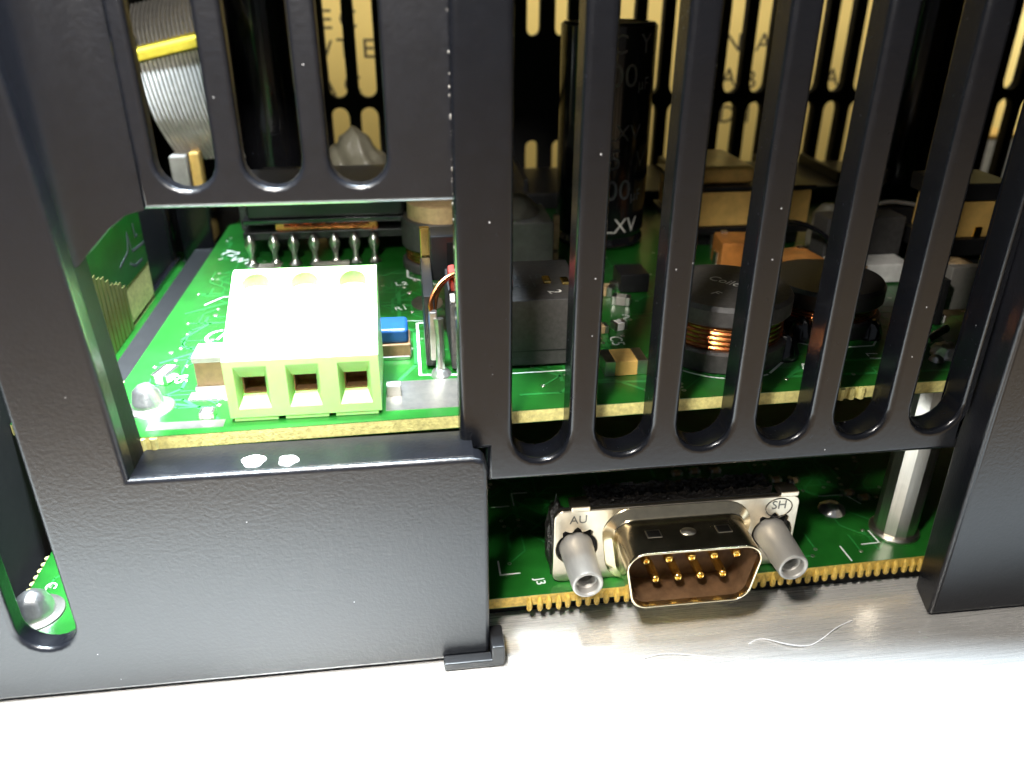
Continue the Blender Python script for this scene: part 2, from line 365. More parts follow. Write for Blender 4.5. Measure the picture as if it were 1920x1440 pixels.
# perforated edge of the lower board: one tooth each
tooth = None
def fy(x): return 5.3 + (x - 9) * 0.0235
for x in [12.2 + 1.22 * i for i in range(13)] + [41.3 + 1.22 * i for i in range(20)]:
    if tooth is None:
        bm = tube([(x, fy(x) - .05, 2.05), (x, fy(x) - .12, 2.4), (x, fy(x) - .1, 3.4), (x, fy(x) + .15, 3.9)], 0.38, 7, taper=[.75, 1, 1, .6])
        tooth = obj('edge_tooth', bm, 'fr4_low', lb); x0 = x
    else:
        inst('edge_tooth', tooth, lb, (x - x0 + random.uniform(-.12, .12), fy(x) - fy(x0) - random.uniform(0, .12), random.uniform(-.1, .05)))
tu = None
for x, y in [(-29.9, 5.85), (-28.6, 5.9), (-27.4, 5.95), (49.0, 8.05), (50.3, 8.1), (51.5, 8.1), (-34.1, 15.5), (-34.1, 16.8), (-34.05, 18.1), (-34.0, 19.4)]:
    if tu is None:
        tu = obj('edge_tooth', tube([(x, y, 27.8), (x, y, 28.4), (x, y, 29.2)], 0.42, 7), 'fr4', ub); o0 = (x, y)
    else: inst('edge_tooth', tu, ub, (x - o0[0], y - o0[1], 0))
tl = None
for i in range(7):
    x, y = -48.7, 12.5 + 1.25 * i
    if tl is None: tl = obj('edge_tooth', tube([(x, y, 2.75), (x, y, 3.4), (x, y, 4.25)], 0.42, 7), 'fr4', lb)
    else: inst('edge_tooth', tl, lb, (0, 1.25 * i, 0))
def silk(t, z, pts, w=0.22): obj('silkscreen_line', strip(pts, w, z, 0.03), 'silk', t)
def silktext(t, z, s, x, y, size, rz=0, **k): text('silkscreen_text', s, size, (x, y, z + 0.02), 'silk', t, (0, 0, rz), 0.015, **k)
silk(lb, ZL, [(9.1, 12.2), (9.1, 9.5), (11.6, 9.6)]); silk(lb, ZL, [(60.1, 12.5), (60.2, 9.9), (57.7, 9.8)]); silk(lb, ZL, [(54.6, 9.7), (54.7, 6.8)])
silktext(lb, ZL, 'J3', 13.9, 7.7, 1.7, -1.45); silktext(lb, ZL, 'C', -46.3, 14.2, 1.9, -1.5)
silk(lb, ZL, [(12, 24), (9.5, 24)], .15); silk(lb, ZL, [(15, 27), (12.7, 27), (12.7, 24)], .15); silk(lb, ZL, [(57, 21), (61, 21), (62.2, 18.5)], .15)
def silkring(t, z, cx, cy, r, a0, a1, w=0.25, n=24):
    silk(t, z, [(cx + r * math.cos(math.radians(a0 + (a1 - a0) * i / n)), cy + r * math.sin(math.radians(a0 + (a1 - a0) * i / n))) for i in range(n + 1)], w)
# copper tracks under the mask
bm = bmesh.new()
for pts in ([(-31, 24), (-27, 27), (-24, 27), (-23, 29)], [(-31.5, 40), (-26, 44), (-22, 44), (-20.5, 47)], [(-30, 31), (-27.5, 36), (-22.5, 36.5)], [(-2, 16), (0, 20), (0, 30), (-2, 33), (-2, 45)],
            [(-30, 14), (-24, 12), (-21.5, 9)], [(-3, 40), (4, 39)], [(18, 13), (30, 12)], [(44, 11.5), (70, 10.8)], [(20.5, 20), (20.5, 32), (23, 36)], [(24.5, 21), (24.5, 40)], [(45, 12.5), (52, 15), (60, 15)]):
    strip(pts, 0.5, ZU, 0.02, bm)
def random_tracks(bm, vb, x0, x1, y0, y1, z, n, rng):
    for _ in range(n):
        x, y = rng.uniform(x0, x1), rng.uniform(y0, y1); pts = [(x, y)]; d = rng.choice(((1, 0), (0, 1), (-1, 0), (0, -1)))
        for k in range(rng.randint(2, 4)):
            l = rng.uniform(1.2, 6); nx, ny = x + d[0] * l, y + d[1] * l
            if not (x0 < nx < x1 and y0 < ny < y1): break
            pts.append((nx, ny)); x, y = nx, ny; q = rng.choice((-1, 1)); d = (d[0] * .7 + q * d[1] * .7, d[1] * .7 + q * d[0] * .7) if k % 2 == 0 else rng.choice(((1, 0), (0, 1), (-1, 0), (0, -1)))
        if len(pts) > 1: strip(pts, rng.choice((.22, .22, .4)), z, 0.018, bm); lathe([(.3, z), (.28, z + .03), (.14, z + .04), (.1, z + .01), (0, z + .01)], (pts[-1][0], pts[-1][1], 0), 10, vb)
rng = random.Random(3); vb = bmesh.new()
random_tracks(bm, vb, -32, -21, 10, 78, ZU, 60, rng); random_tracks(bm, vb, -20, 8, 22, 56, ZU, 60, rng); random_tracks(bm, vb, 10, 90, 9.5, 60, ZU, 150, rng)
stuff(obj('copper_tracks', bm, 'trace', ub, fin=False)); stuff(obj('vias', vb, 'pad', ub))
bm = bmesh.new(); vb = bmesh.new(); random_tracks(bm, vb, 8, 68, 7.5, 40, ZL, 110, rng); random_tracks(bm, vb, -47, -37, 6, 30, ZL, 20, rng)
stuff(obj('copper_tracks', bm, 'trace', lb, fin=False)); stuff(obj('vias', vb, 'pad', lb))
for x, y, r in [(-30.5, 27, .35), (-26.2, 30.5, .4), (-27.3, 39, .4), (0.5, 50, .4), (-1.2, 47, .35), (-0.5, 44.5, .3), (30.6, 11.2, .3), (36, 9.8, .35), (52, 11.2, .3), (55, 10.2, .25), (70, 11.4, .3), (17.6, 15.0, .25), (25.5, 20.3, .25)]:
    obj('solder_pad', lathe([(r, ZU), (r * .9, ZU + .05), (0, ZU + .08)], (x, y, 0), 12), 'pad', ub)
obj('solder_pad', lathe([(2.3, ZU), (2.2, ZU + .06), (0, ZU + .07)], (2.0, 40.3, 0), 28, sy=1.35), 'pad', ub)   # large bare pad
obj('solder_pad', rbox(-3.6, 7.2, 8.6, 15.6, ZU, ZU + 0.05, 0), 'pad', ub)
obj('solder_pad', rbox(-28.5, -20.6, 7.2, 8.8, ZU, ZU + 0.05, 0), 'pad', ub)
# silkscreen on the upper board
silk(ub, ZU, [(1.9, 32.9), (0.4, 32.9), (0.4, 17.0), (7, 16.4)], .35); silk(ub, ZU, [(9, 16.1), (19, 16.25)], .25)
silk(ub, ZU, [(-0.6, 55.0), (-0.6, 51.5), (4.5, 47.0)], .3)
silkring(ub, ZU, 38.4, 20.4, 8.75, 195, 292); silk(ub, ZU, [(42.2, 12.7), (47.2, 17.6)], .3)
silk(ub, ZU, [(48.6, 21.6), (50.2, 20.0), (55.2, 18.6), (58.7, 18.7), (60.6, 21.0)], .25)
silktext(ub, ZU, 'L3', 47.4, 13.5, 2.4, -1.9); silktext(ub, ZU, 'L1', 57.0, 15.6, 2.2, -1.7)
silktext(ub, ZU, 'C5', 26.0, 24.0, 2.4, -1.6); silktext(ub, ZU, 'C1', 25.6, 19.3, 1.8, -1.6); silktext(ub, ZU, 'R4', 23.4, 33.0, 2.0, 0.1); silktext(ub, ZU, 'F2', 22.7, 29.3, 1.9, 0.1)
silktext(ub, ZU, 'R5', -27.6, 19.2, 2.0, -1.4); silktext(ub, ZU, '2', 29.0, 31.5, 3.2, -0.6)
silktext(ub, ZU, 'W1', -27.6, 62.5, 3.0, -0.6); silktext(ub, ZU, 'T2', -30.2, 66.5, 3.2, -0.6)
silk(ub, ZU, [(-29.6, 43), (-27.5, 46), (-23, 46)], .2)
silkring(ub, ZU, -24.6, 31.2, 2.4, 0, 360, .45); silktext(ub, ZU, 'R', -24.6, 31.2, 3.6, -.3); silktext(ub, ZU, '12', -23.6, 42.5, 2.4, .0)
silktext(ub, ZU, 'R1', -1.7, 38.5, 1.8, .2); silktext(ub, ZU, 'R2', -2.4, 30.4, 1.8, .1); silktext(ub, ZU, 'L2', -1.6, 48.6, 2.0, .1)
silk(ub, ZU, [(-4.5, 34), (2.5, 33.6)], .12)

# second board strip left of the upper board, black divider, daughter card
sb = thing('circuit_board', 'narrow green board strip left of the terminal block beyond a dark gap', 'circuit board', (-46, 60, 20.4))
spoly = [(-50.3, 24), (-41.2, 23), (-40.4, 60), (-38.6, 108), (-50.3, 108)]
board(sb, spoly, 20.4, 22.0, 'fr4')
silk(sb, 22.0, [(-43.0, 86), (-42.4, 96), (-41.4, 104)], .35)
for x, y in [(-46.5, 94), (-43.6, 104)]:
    obj('component_can', lathe([(2.4, 22), (2.5, 22.4), (2.5, 36), (2.2, 36.6), (0, 36.6)], (x, y, 0), 24), 'gloss', sb)
tag(obj('gap_shade_rail', rbox(-39.8, -34.6, 22, 108, 10, 25.5, .4), 'matte'), 'matte black rail added to darken the gap between the left strip and the main upper board', 'rail')  # added rail stands for the shade between the two boards
dv = thing('divider', 'black plastic divider standing on the left board strip behind the window', 'divider', (-45, 60, 22.0))
obj('panel', rbox(-46.4, -44.6, 26, 84, 22.02, 62, 0.3), 'black', dv); obj('end_rib', rbox(-46.8, -44.2, 83.5, 86, 22.02, 62, 0.3), 'black', dv); obj('foot_rail', rbox(-44.58, -43.6, 50, 86, 22.02, 22.9, 0.2), 'gloss', dv)
dc = thing('daughter_card', 'upright green card with gilded strips at the left of the window', 'circuit board', (-44, 52, 22.0))
obj('substrate', rbox(-44.5, -43.6, 38, 66.5, 22.02, 60, 0), 'fr4', dc); obj('solder_mask', rbox(-43.6, -43.45, 38.2, 66.3, 28.6, 59.5, 0), 'mask', dc)
for i in range(10):
    obj('contact_strip', rbox(-43.6, -43.38 + random.uniform(0, .05), 38.6 + 1.5 * i, 39.7 + 1.5 * i, 22.1, 36.0 - i * .75 + random.uniform(-.5, .5), 0.04, 1), 'finger', dc)
for pts in ([(53, 32.0), (58, 33.0), (59, 35.6), (59.8, 32.4), (66, 32)], [(58, 31.0), (60, 30), (63.5, 29.9)], [(62.5, 36), (62.5, 34), (63.5, 34)]):
    bm = strip(pts, 0.4, 0, 0.03)
    for v in bm.verts: v.co = Vector((-43.45 + v.co.z, v.co.x, v.co.y))
    obj('silkscreen_line', bm, 'print', dc)

# ================================================================== TERMINAL BLOCK
tb = thing('terminal_block', 'pale green three-way screw terminal block with square wire openings', 'terminal block', (-12, 14, ZU))
X0, X1 = -19.9, -3.95; W = (X1 - X0) / 3
def yz_prism(x0, x1, prof, bm=None):
    bm = bm or bmesh.new(); A = [bm.verts.new((x0, y, z)) for y, z in prof]; B = [bm.verts.new((x1, y, z)) for y, z in prof]
    bm.faces.new(A[::-1]); bm.faces.new(B)
    for i in range(len(prof)): bm.faces.new((A[i], A[(i + 1) % len(prof)], B[(i + 1) % len(prof)], B[i]))
    return bm
YF, YB, ZT = 8.0, 19.6, 42.0
zt, zb = 36.5, 29.85
zc0, zc1, zi0, zi1 = 30.8, 36.0, 31.95, 34.2
tz = lambda y: zt + (ZT - zt) * (y - YF) / (YB - YF)
cells = []
for i in range(3):
    c = X0 + W * (i + .5) + 0.05; cells.append((c - 1.75, c + 1.75, c - 1.24, c + 1.24))
def boolean_cut(bm, cutters):
    finish(bm); me = bpy.data.meshes.new('tmp'); bm.to_mesh(me); bm.free(); base = bpy.data.objects.new('tmp', me); scene.collection.objects.link(base); tmp = []
    for cb in cutters:
        finish(cb); cm = bpy.data.meshes.new('tmp'); cb.to_mesh(cm); cb.free(); co = bpy.data.objects.new('tmp', cm); scene.collection.objects.link(co); tmp.append(co)
        md = base.modifiers.new('cut', 'BOOLEAN'); md.operation = 'DIFFERENCE'; md.solver = 'EXACT'; md.object = co
    bv = base.modifiers.new('soften', 'BEVEL'); bv.width = 0.16; bv.segments = 2; bv.limit_method = 'ANGLE'; bv.angle_limit = math.radians(30)
    dg = bpy.context.evaluated_depsgraph_get(); dg.update(); res = bpy.data.meshes.new_from_object(base.evaluated_get(dg))
    out = bmesh.new(); out.from_mesh(res)
    for o in tmp + [base]: bpy.data.objects.remove(o)
    return out
cut = []
for i, (o0, o1, i0, i1) in enumerate(cells):
    cb = bmesh.new(); yi = YF + 0.95
    rings = [[cb.verts.new(p) for p in ((a0, y, b0), (a1, y, b0), (a1, y, b1), (a0, y, b1))] for a0, a1, y, b0, b1 in
             ((o0 - .15, o1 + .15, YF - .4, zc0 - .38, zc1 + .5), (i0, i1, yi, zi0, zi1), (i0, i1, yi + 4, zi0, zi1))]
    for A, B in zip(rings, rings[1:]):
        for k in range(4): cb.faces.new((A[k], A[(k + 1) % 4], B[(k + 1) % 4], B[k]))
    cb.faces.new(rings[0][::-1]); cb.faces.new(rings[-1]); cut.append(cb)
    c = X0 + W * (i + .5); cut.append(lathe([(0, tz(17.6) - 0.55), (1.5, tz(17.6) - 0.55), (1.5, 46), (0, 46)], (c, 17.9, 0), 24))
body = obj('body', boolean_cut(yz_prism(X0, X1, [(YF, zb), (YF, zt), (YB, ZT), (YB + 1.2, ZT), (YB + 1.2, zb)]), cut), 'block', tb, 40)
for i in range(3):
    c = X0 + W * (i + .5); o0, o1, i0, i1 = cells[i]
    t = c
    cl = obj('wire_clamp', rbox(i0 + .02, i1 - .02, YF + 3.9, YF + 5.6, zi0, zi1, 0.1), 'dull_copper', tb)
    obj('clamp_lip', rbox(i0 + .1, i1 - .1, YF + 1.5, YF + 4.2, zi0 - .05, zi0 + .22, 0.08), 'dull_copper', cl)
    obj('clamp_side', rbox(i0 - .02, i0 + .14, YF + 1.6, YF + 4.2, zi0, zi1, 0.04), 'dull_copper', cl)
    obj('foot', rbox(X0 + W * i + .35, X0 + W * (i + 1) - .35, YF + .1, YF + 2, ZU + .01, zb + .1, 0.1), 'block', tb)
    obj('pin', rbox(c - .5, c + .5, 13, 14, ZU - 2.6, zb + .1, 0.1), 'tin', tb)

# ================================================================== SERIAL PORT (nine-pin)
sp = thing('serial_port', 'nine-pin male serial port with yellowish metal shell on the lower board', 'connector', (30.7, 9, ZL))
CX, FY = 30.7, 7.2; SX = 12.45; ZC = 9.5
def keyhole(cx, cz):
    pts = []
    for i in range(48):
        a = 2 * PI * i / 48 - PI / 2; r = 2.55
        d = (math.degrees(a) - 90 + 180) % 360 - 180
        if abs(d) < 50: r = 2.35 + 0.75 * (0.5 + 0.5 * math.cos(math.radians(d) * 10.8))
        pts.append((cx + r * math.cos(a), cz + r * math.sin(a)))
    return pts
fl = obj('flange', plate_y([rrect(15.3, 46.1, 4.45, 15.1, 1.2, 5), keyhole(CX - SX, ZC), keyhole(CX + SX, ZC)], FY, FY + 0.7, 0.15, 2), 'flange', sp)
obj('backing', rbox(15.8, 45.6, FY + .75, FY + 1.6, 4.4, 14.6, 0.1), 'matte', sp)
for x in (17.3, 43.4): obj('clip_tab', rbox(x, x + 2.4, FY - .12, FY + 2.2, 14.9, 15.75, 0.25), 'flange', sp)
def dprof(off):
    """rounded D outline, wide side up"""
    hw1, hw2, z1, z0, r = 8.55 + off, 7.1 + off, ZC + 4.15 + off, ZC - 4.15 - off, 2.3 + off
    corners = [(-hw2, z0), (hw2, z0), (hw1, z1), (-hw1, z1)]; out = []
    for i in range(4):
        p = Vector(corners[i]); a = (Vector(corners[i - 1]) - p).normalized(); b = (Vector(corners[(i + 1) % 4]) - p).normalized()
        h = a.angle(b) / 2; t = r / math.tan(h); c = p + (a + b).normalized() * (r / math.sin(h)); s = p + a * t; e = p + b * t
        a0 = math.atan2((s - c).y, (s - c).x); a1 = math.atan2((e - c).y, (e - c).x); da = (a1 - a0 + PI) % (2 * PI) - PI
        for k in range(9): ang = a0 + da * k / 8; out.append((CX + c.x + r * math.cos(ang), c.y + r * math.sin(ang)))
    return out
def loft(secs, closed_end=False):
    bm = bmesh.new(); rings = [[bm.verts.new((x, y, z)) for x, z in dprof(off)] for off, y in secs]
    for A, B in zip(rings, rings[1:]):
        for i in range(len(A)): bm.faces.new((A[i], A[(i + 1) % len(A)], B[(i + 1) % len(A)], B[i]))
    if closed_end: bm.faces.new(rings[-1])
    return bm
sh = obj('shell', loft([(1.35, FY - .02), (1.25, FY - .22), (.75, FY - .5), (.3, FY - .75), (.08, FY - 1.15), (0, FY - 1.7), (0, 2.2), (0, .55), (-.04, .3), (-.18, .2), (-.34, .26), (-.4, .5), (-.42, 1.1)]), 'nickel', sp, 60)
obj('shell_inner_dark', loft([(-.43, 1.0), (-.5, 1.3), (-.55, 5.4)]), 'port_inner', sp, 60)  # inner shell wall coloured brown for its reflection of the insulator
obj('insulator', loft([(-.43, 5.2), (-.5, 5.1), (-2.5, 5.1)], True), 'port_inner', sp)
for (x, r) in ((CX - 4.2, 0), (CX, 1), (CX + 4.3, 0)):
    if r: obj('dimple', lathe([(1.0, 0), (.9, .12), (.5, .25), (0, .28)], (x, 3.6, ZC + 4.12), 20, sy=.75), 'flange', sh)
    else:
        s_ = obj('stamped_square', rbox(x - .9, x + .9, 2.9, 4.3, ZC + 4.1, ZC + 4.2, 0.04, 1), 'flange', sh)
        obj('stamped_square', rbox(x - .75, x + .75, 3.02, 4.18, ZC + 4.1, ZC + 4.225, 0), 'stamp', sh)
pin = None
for row, (n, z) in enumerate(((5, ZC + 1.42), (4, ZC - 1.42))):
    for i in range(n):
        x = CX + .25 + (i - (n - 1) / 2) * 2.77
        if pin is None:
            pin = obj('pin', lathe([(.56, -.2), (.56, 2.7), (.52, 3.0), (.4, 3.2), (.3, 3.26), (.2, 3.2), (.16, 2.9), (0, 2.8)], (x, 5.2, z), 12, axis='Y'), 'gold', sp, 50); pb = (x, z)
        else: inst('pin', pin, sp, (x - pb[0], 0, z - pb[1]))
for s in (-1, 1):
    x = CX + s * SX
    j = obj('jack_screw', lathe([(1.95, -.8), (2.1, -.6), (2.05, 1), (1.86, 6.3), (1.78, 6.52), (1.6, 6.6), (1.42, 6.5), (1.3, 6.3), (1.26, 5.0), (1.12, 3.4), (0, 3.2)], (x, FY, ZC - .15), 36, axis='Y'), 'zinc', sp, 40)
    bm = lathe([(1.24, 4.4), (1.12, 4.55), (1.24, 4.7), (1.12, 4.85), (1.24, 5.0), (1.12, 5.15), (1.24, 5.3), (1.12, 5.45), (1.26, 5.6)], (x, FY, ZC - .15), 28, axis='Y')
    obj('thread', bm, 'zinc', j, 20)
text('stamped_letters', 'AU', 1.6, (18.3, FY - .03, 13.75), 'stamp', fl, (PI / 2, 0, 0), .02); text('stamped_letters', 'SH', 1.7, (43.5, FY - .03, 13.75), 'stamp', fl, (PI / 2, 0, 0), .02)
bm = bmesh.new()
ringp = [(43.5 + 1.7 * math.cos(a), FY - .03, 13.4 + 1.35 * math.sin(a)) for a in [2 * PI * i / 30 for i in range(31)]]
tube(ringp, 0.07, 5, bm); obj('stamped_ring', bm, 'stamp', fl)
# moulded body behind the flange, its top crumbled
bm = bmesh.new(); nx, ny = 70, 10
bx0, bx1, by0, by1, bz = 19.6, 43.0, FY + 1.62, FY + 4.4, 15.5
g = [[bm.verts.new((bx0 + (bx1 - bx0) * i / nx, by0 + (by1 - by0) * k / ny, bz + random.uniform(-.22, .28) + (0.3 if i % 9 < 2 else 0) * random.random())) for k in range(ny + 1)] for i in range(nx + 1)]
for i in range(nx):
    for k in range(ny): bm.faces.new((g[i][k], g[i + 1][k], g[i + 1][k + 1], g[i][k + 1]))
edge = [g[i][0] for i in range(nx + 1)] + [g[nx][k] for k in range(1, ny + 1)] + [g[i][ny] for i in range(nx - 1, -1, -1)] + [g[0][k] for k in range(ny - 1, 0, -1)]
low = [bm.verts.new((v.co.x, v.co.y, ZL)) for v in edge]
for i in range(len(edge)): j = (i + 1) % len(edge); bm.faces.new((edge[i], low[i], low[j], edge[j]))
obj('moulded_body', bm, 'rough_black', sp, 20)
for x0_, x1_, zt_ in ((14.75, 16.9, 15.9), (44.6, 46.3, 16.0)):
    bm = bmesh.new()
    bmesh.ops.create_icosphere(bm, subdivisions=3, radius=1)
    for v in bm.verts:
        r = random.uniform(.86, 1.12); x, y, z = v.co * r
        v.co = Vector(((x0_ + x1_) / 2 + x * (x1_ - x0_) / 2 * 1.1, FY + 2.0 + y * 1.35, (4.4 + zt_) / 2 + z * (zt_ - 4.4) / 2))
    obj('side_boss', bm, 'rough_black', sp, 20)

# ================================================================== THINGS ON THE LOWER BOARD
so = thing('standoff', 'round metal standoff between the two boards beside the right column', 'standoff', (63.6, 12, ZL))
obj('post', lathe([(2.75, ZL + .6), (2.75, 27.6)], (63.6, 12.2, 0), 12), 'steel', so, 20)
obj('foot_ring', lathe([(3.25, ZL + .02), (3.3, ZL + .3), (3.1, ZL + .6), (2.6, ZL + .75)], (63.6, 12.2, 0), 36), 'steel', so)
def blob(name, c, r, h, material, parent, n=20, j=.08):
    prof = [(r, 0), (r * .96, h * .3), (r * .75, h * .7), (r * .4, h * .93), (0, h)]
    bm = lathe(prof, c, n)
    for v in bm.verts: v.co += Vector((random.uniform(-j, j), random.uniform(-j, j), random.uniform(-j, j) * .5)) if v.co.z > c[2] + .01 else Vector((0, 0, 0))
    return obj(name, bm, material, parent, 80)
tag(blob('solder_joint', (57.3, 17.6, ZL), 1.9, 1.1, 'solder', None), 'dim solder dome on the lower board left of the metal standoff', 'solder joint')
sj = thing('solder_joint', 'shiny solder lump seen in the bottom left slot of the cover', 'solder joint', (-46.3, 9.2, ZL))
blob('dome', (-46.3, 9.4, ZL + .3), 2.3, 2.9, 'solder', sj); obj('pad_ring', lathe([(3.3, ZL), (3.2, ZL + .2), (2.4, ZL + .32), (0, ZL + .34)], (-46.3, 9.4, 0), 28), 'pad', sj)
def chip(x, y, z, lx, ly, h, label, body='brown', rz=0.0, group=None, cat='chip part', name='surface_mount_part'):
    t = thing(name, label, cat, (x, y, z), group); t.rotation_euler = (0, 0, rz)
    e = lx * .24
    def loc(bm):
        for v in bm.verts: v.co += Vector((x, y, z))
        return bm
    obj('body', loc(rbox(-lx / 2 + e, lx / 2 - e, -ly / 2, ly / 2, 0.02, h, .06, 1)), body, t)
    obj('end_cap', loc(rbox(-lx / 2, -lx / 2 + e, -ly / 2 - .03, ly / 2 + .03, 0.02, h + .03, .1)), 'tin', t)
    obj('end_cap', loc(rbox(lx / 2 - e, lx / 2, -ly / 2 - .03, ly / 2 + .03, 0.02, h + .03, .1)), 'tin', t)
    return t
SM = 'small parts at the back of the lower board'
for i, (x, y) in enumerate([(37.5, 26), (40.5, 26.5), (43.5, 26), (38.2, 29), (41, 29.3), (44.2, 29), (61.5, 21.0), (63.2, 19.6), (55, 25), (52.4, 25.5)]):
    chip(x, y, ZL, 1.7, .9, .6, 'tiny dim part at the back of the lower board' if i not in (6, 7) else ('farther of two tiny brown parts left of the standoff foot', 'nearer of two tiny brown parts left of the standoff foot')[i - 6], 'brown', 0.05, SM if i not in (6, 7) else None)

# ================================================================== PARTS ON THE UPPER BOARD
# transformer behind the terminal block
tr = thing('transformer', 'black transformer with seven soldered pins behind the terminal block', 'transformer', (-13, 70, ZU))
obj('base', rbox(-26.6, 0.4, 61.5, 84, 32.9, 34.3, .3), 'black', tr); obj('lower_flange', rbox(-26.4, -0.4, 61.0, 82, 35.6, 36.5, .3), 'gloss', tr)
obj('upper_body', rbox(-25.6, -0.6, 61.2, 82, 36.5, 40.4, .6), 'black', tr); obj('core', rbox(-27.6, 1.2, 66, 78, 33.2, 40.8, .4), 'ferrite', tr)
wn_ = obj('winding', rbox(-21.5, -5.0, 62.0, 81, 34.2, 35.7, .3), 'copper', tr)
for i in range(6): obj('wire', tube(spline([(-20 + i * 2.2, 61.6, 35.1 + .1 * i), (-15 + i * 1.2, 61.2, 35.0), (-9 + i * .5, 61.4, 35.2)]), .2, 6), 'copper', wn_)
px = [-25.4, -21.7, -18.6, -15.4, -12.1, -8.9, -5.8]
pn_ = None
for x in px:
    if pn_ is None:
        pn_ = obj('pin', lathe([(1.15, ZU), (.85, ZU + .25), (.45, ZU + .8), (.42, 31.2), (.75, 31.9), (.95, 32.7), (.7, 33.5), (.35, 34.0), (0, 34.3)], (x, 60.2, 0), 14), 'tin', tr, 60); x0p = x
    else: inst('pin', pn_, tr, (x - x0p, random.uniform(-.2, .2), 0))
obj('label_plate', rbox(-15.6, -9.8, 57.2, 58.2, ZU + .02, ZU + .9, .1), 'grey', tr)
chip(-22.6, 56.0, ZU, 4.6, 2.2, 1.2, 'dark grey chip in front of the leftmost transformer pins', 'grey', 0)
# wound drum coil between transformer and black box
def drum(t, c, r, z0, hts, core='ferrite', turns=5, rw=.28):
    """lower flange, winding, upper flange"""
    a, b, d = hts
    obj('lower_flange', lathe([(r * .97, z0), (r, z0 + .3), (r, z0 + a - .3), (r * .96, z0 + a), (r * .8, z0 + a)], (c[0], c[1], 0), 48), core, t)
    obj('core', lathe([(r * .8, z0 + a - .01), (r * .8, z0 + a + b + .01)], (c[0], c[1], 0), 32), core, t)
    obj('upper_flange', lathe([(r * .8, z0 + a + b), (r * .96, z0 + a + b), (r, z0 + a + b + .3), (r, z0 + a + b + d - .5), (r * .95, z0 + a + b + d), (0, z0 + a + b + d)], (c[0], c[1], 0), 48), core, t)
    for i in range(turns):
        z = z0 + a + b * (i + .5) / turns
        pts = [(c[0] + (r * .88 + random.uniform(-.03, .03)) * math.cos(2 * PI * k / 40), c[1] + r * .88 * math.sin(2 * PI * k / 40), z + .05 * math.sin(k / 6)) for k in range(41)]
        obj('winding_turn', tube(pts, b / turns * .55, 8), 'copper', t)
    return z0 + a + b + d
t = thing('drum_coil', 'round brown coil right of the black transformer behind the window', 'inductor', (5, 56, ZU))
ztop = drum(t, (5.4, 57), 6.6, ZU + .02, (1.6, 2.0, 4.6), 'ferrite', 4)
obj('tape_cap', lathe([(5.6, ztop), (5.6, ztop + 2.4), (5.0, ztop + 2.8), (0, ztop + 2.8)], (5.4, 57, 0), 40), 'brown', t)
# L3 drum inductor
t = thing('drum_coil', 'round dark ferrite coil with bright copper turns marked L3', 'inductor', (38.4, 20.4, ZU))
zt3 = drum(t, (38.4, 20.4), 8.2, ZU + .02, (2.8, 3.1, 2.6), 'ferrite', 5)
text('print', 'Coilcraft', 2.3, (39.6, 20.6, zt3 + .02), 'print_bright', t, (0, 0, -0.85), .015, sx=.85); text('print', 'F', 1.9, (36.2, 17.8, zt3 + .02), 'print_bright', t, (0, 0, -1.1), .015)
blob('glue_dot', (45.6, 17.0, ZU), 1.9, 3.2, 'gloss', t, j=.2)
t = thing('drum_coil', 'dark drum coil marked L1 at the right of the upper board', 'inductor', (55.6, 27.4, ZU))
zt1 = drum(t, (55.6, 27.6), 7.6, ZU + .02, (2.2, 1.6, 2.6), 'black', 4)
blob('glue_dot', (50.2, 22.0, ZU), 1.6, 3.0, 'gloss', t, j=.2); blob('glue_dot', (59.5, 21.6, ZU), 1.7, 2.4, 'gloss', t, j=.2)
# black coil box behind the first wide bar with its left metal clip and copper wires
bx = thing('choke', 'black boxed choke with metal pin and curved copper wires at the window edge', 'inductor', (9, 24, ZU))
obj('case', rbox(4.2, 20.4, 17.3, 31.5, ZU + .35, 38.2, .25), 'ferrite', bx)
fr_ = obj('end_frame', rbox(1.2, 2.5, 18.4, 32.5, ZU + .4, 38.8, .2), 'black', bx); obj('back_frame', rbox(2.5, 12, 29.5, 34, 36.5, 42.5, .3), 'black', bx)
obj('window_recess', rbox(4.6, 8, 29.42, 29.6, 38.4, 41.6, 0), 'matte', bx)
cl = obj('metal_clip', rbox(1.7, 2.7, 17.2, 18.4, 31, 37.2, .25), 'tin', bx)
obj('pin', tube([(2.85, 16.8, ZU), (2.85, 16.85, 31), (2.9, 17.0, 34), (2.8, 17.3, 36.4)], .52, 10, taper=[1.1, 1, .95, 1.15]), 'tin', bx)
blob('solder_fillet', (2.85, 16.8, ZU), 1.25, .9, 'solder', bx)
obj('gold_tab', rbox(1.3, 2.6, 33.0, 34.2, 38.0, 42.5, .15), 'gold', bx)
for i in range(5):
    obj('copper_wire', tube(spline([(2.0 + .12 * i, 17.9 + .5 * i, 36.4), (2.0 + .25 * i, 18.2 + .55 * i, 38.2 + .1 * i), (3.3 + .3 * i, 19.4 + .6 * i, 40.0 - .05 * i), (5.4 + .3 * i, 20.6 + .6 * i, 40.7 - .2 * i), (8.5, 21.4 + .6 * i, 40.6 - .3 * i)]), .24, 8), 'copper', bx)
obj('red_tape', rbox(4.4, 12, 20.6, 27, 38.2, 39.7, .5), 'red', bx)
obj('edge_cap', rbox(4.3, 11, 17.25, 19.8, 38.22, 38.5, .12), 'grey', bx)
text('print', 'ICE 18', 2.1, (13.4, 25.0, 38.24), 'print', bx, (0, 0, 0.0), .012); text('print', '0421', 2.1, (13.2, 22.0, 38.24), 'print', bx, (0, 0, 0.0), .012)
text('print', '2', 2.4, (16.8, 19.6, 38.24), 'print_bright', bx, (0, 0, -1.3), .012)
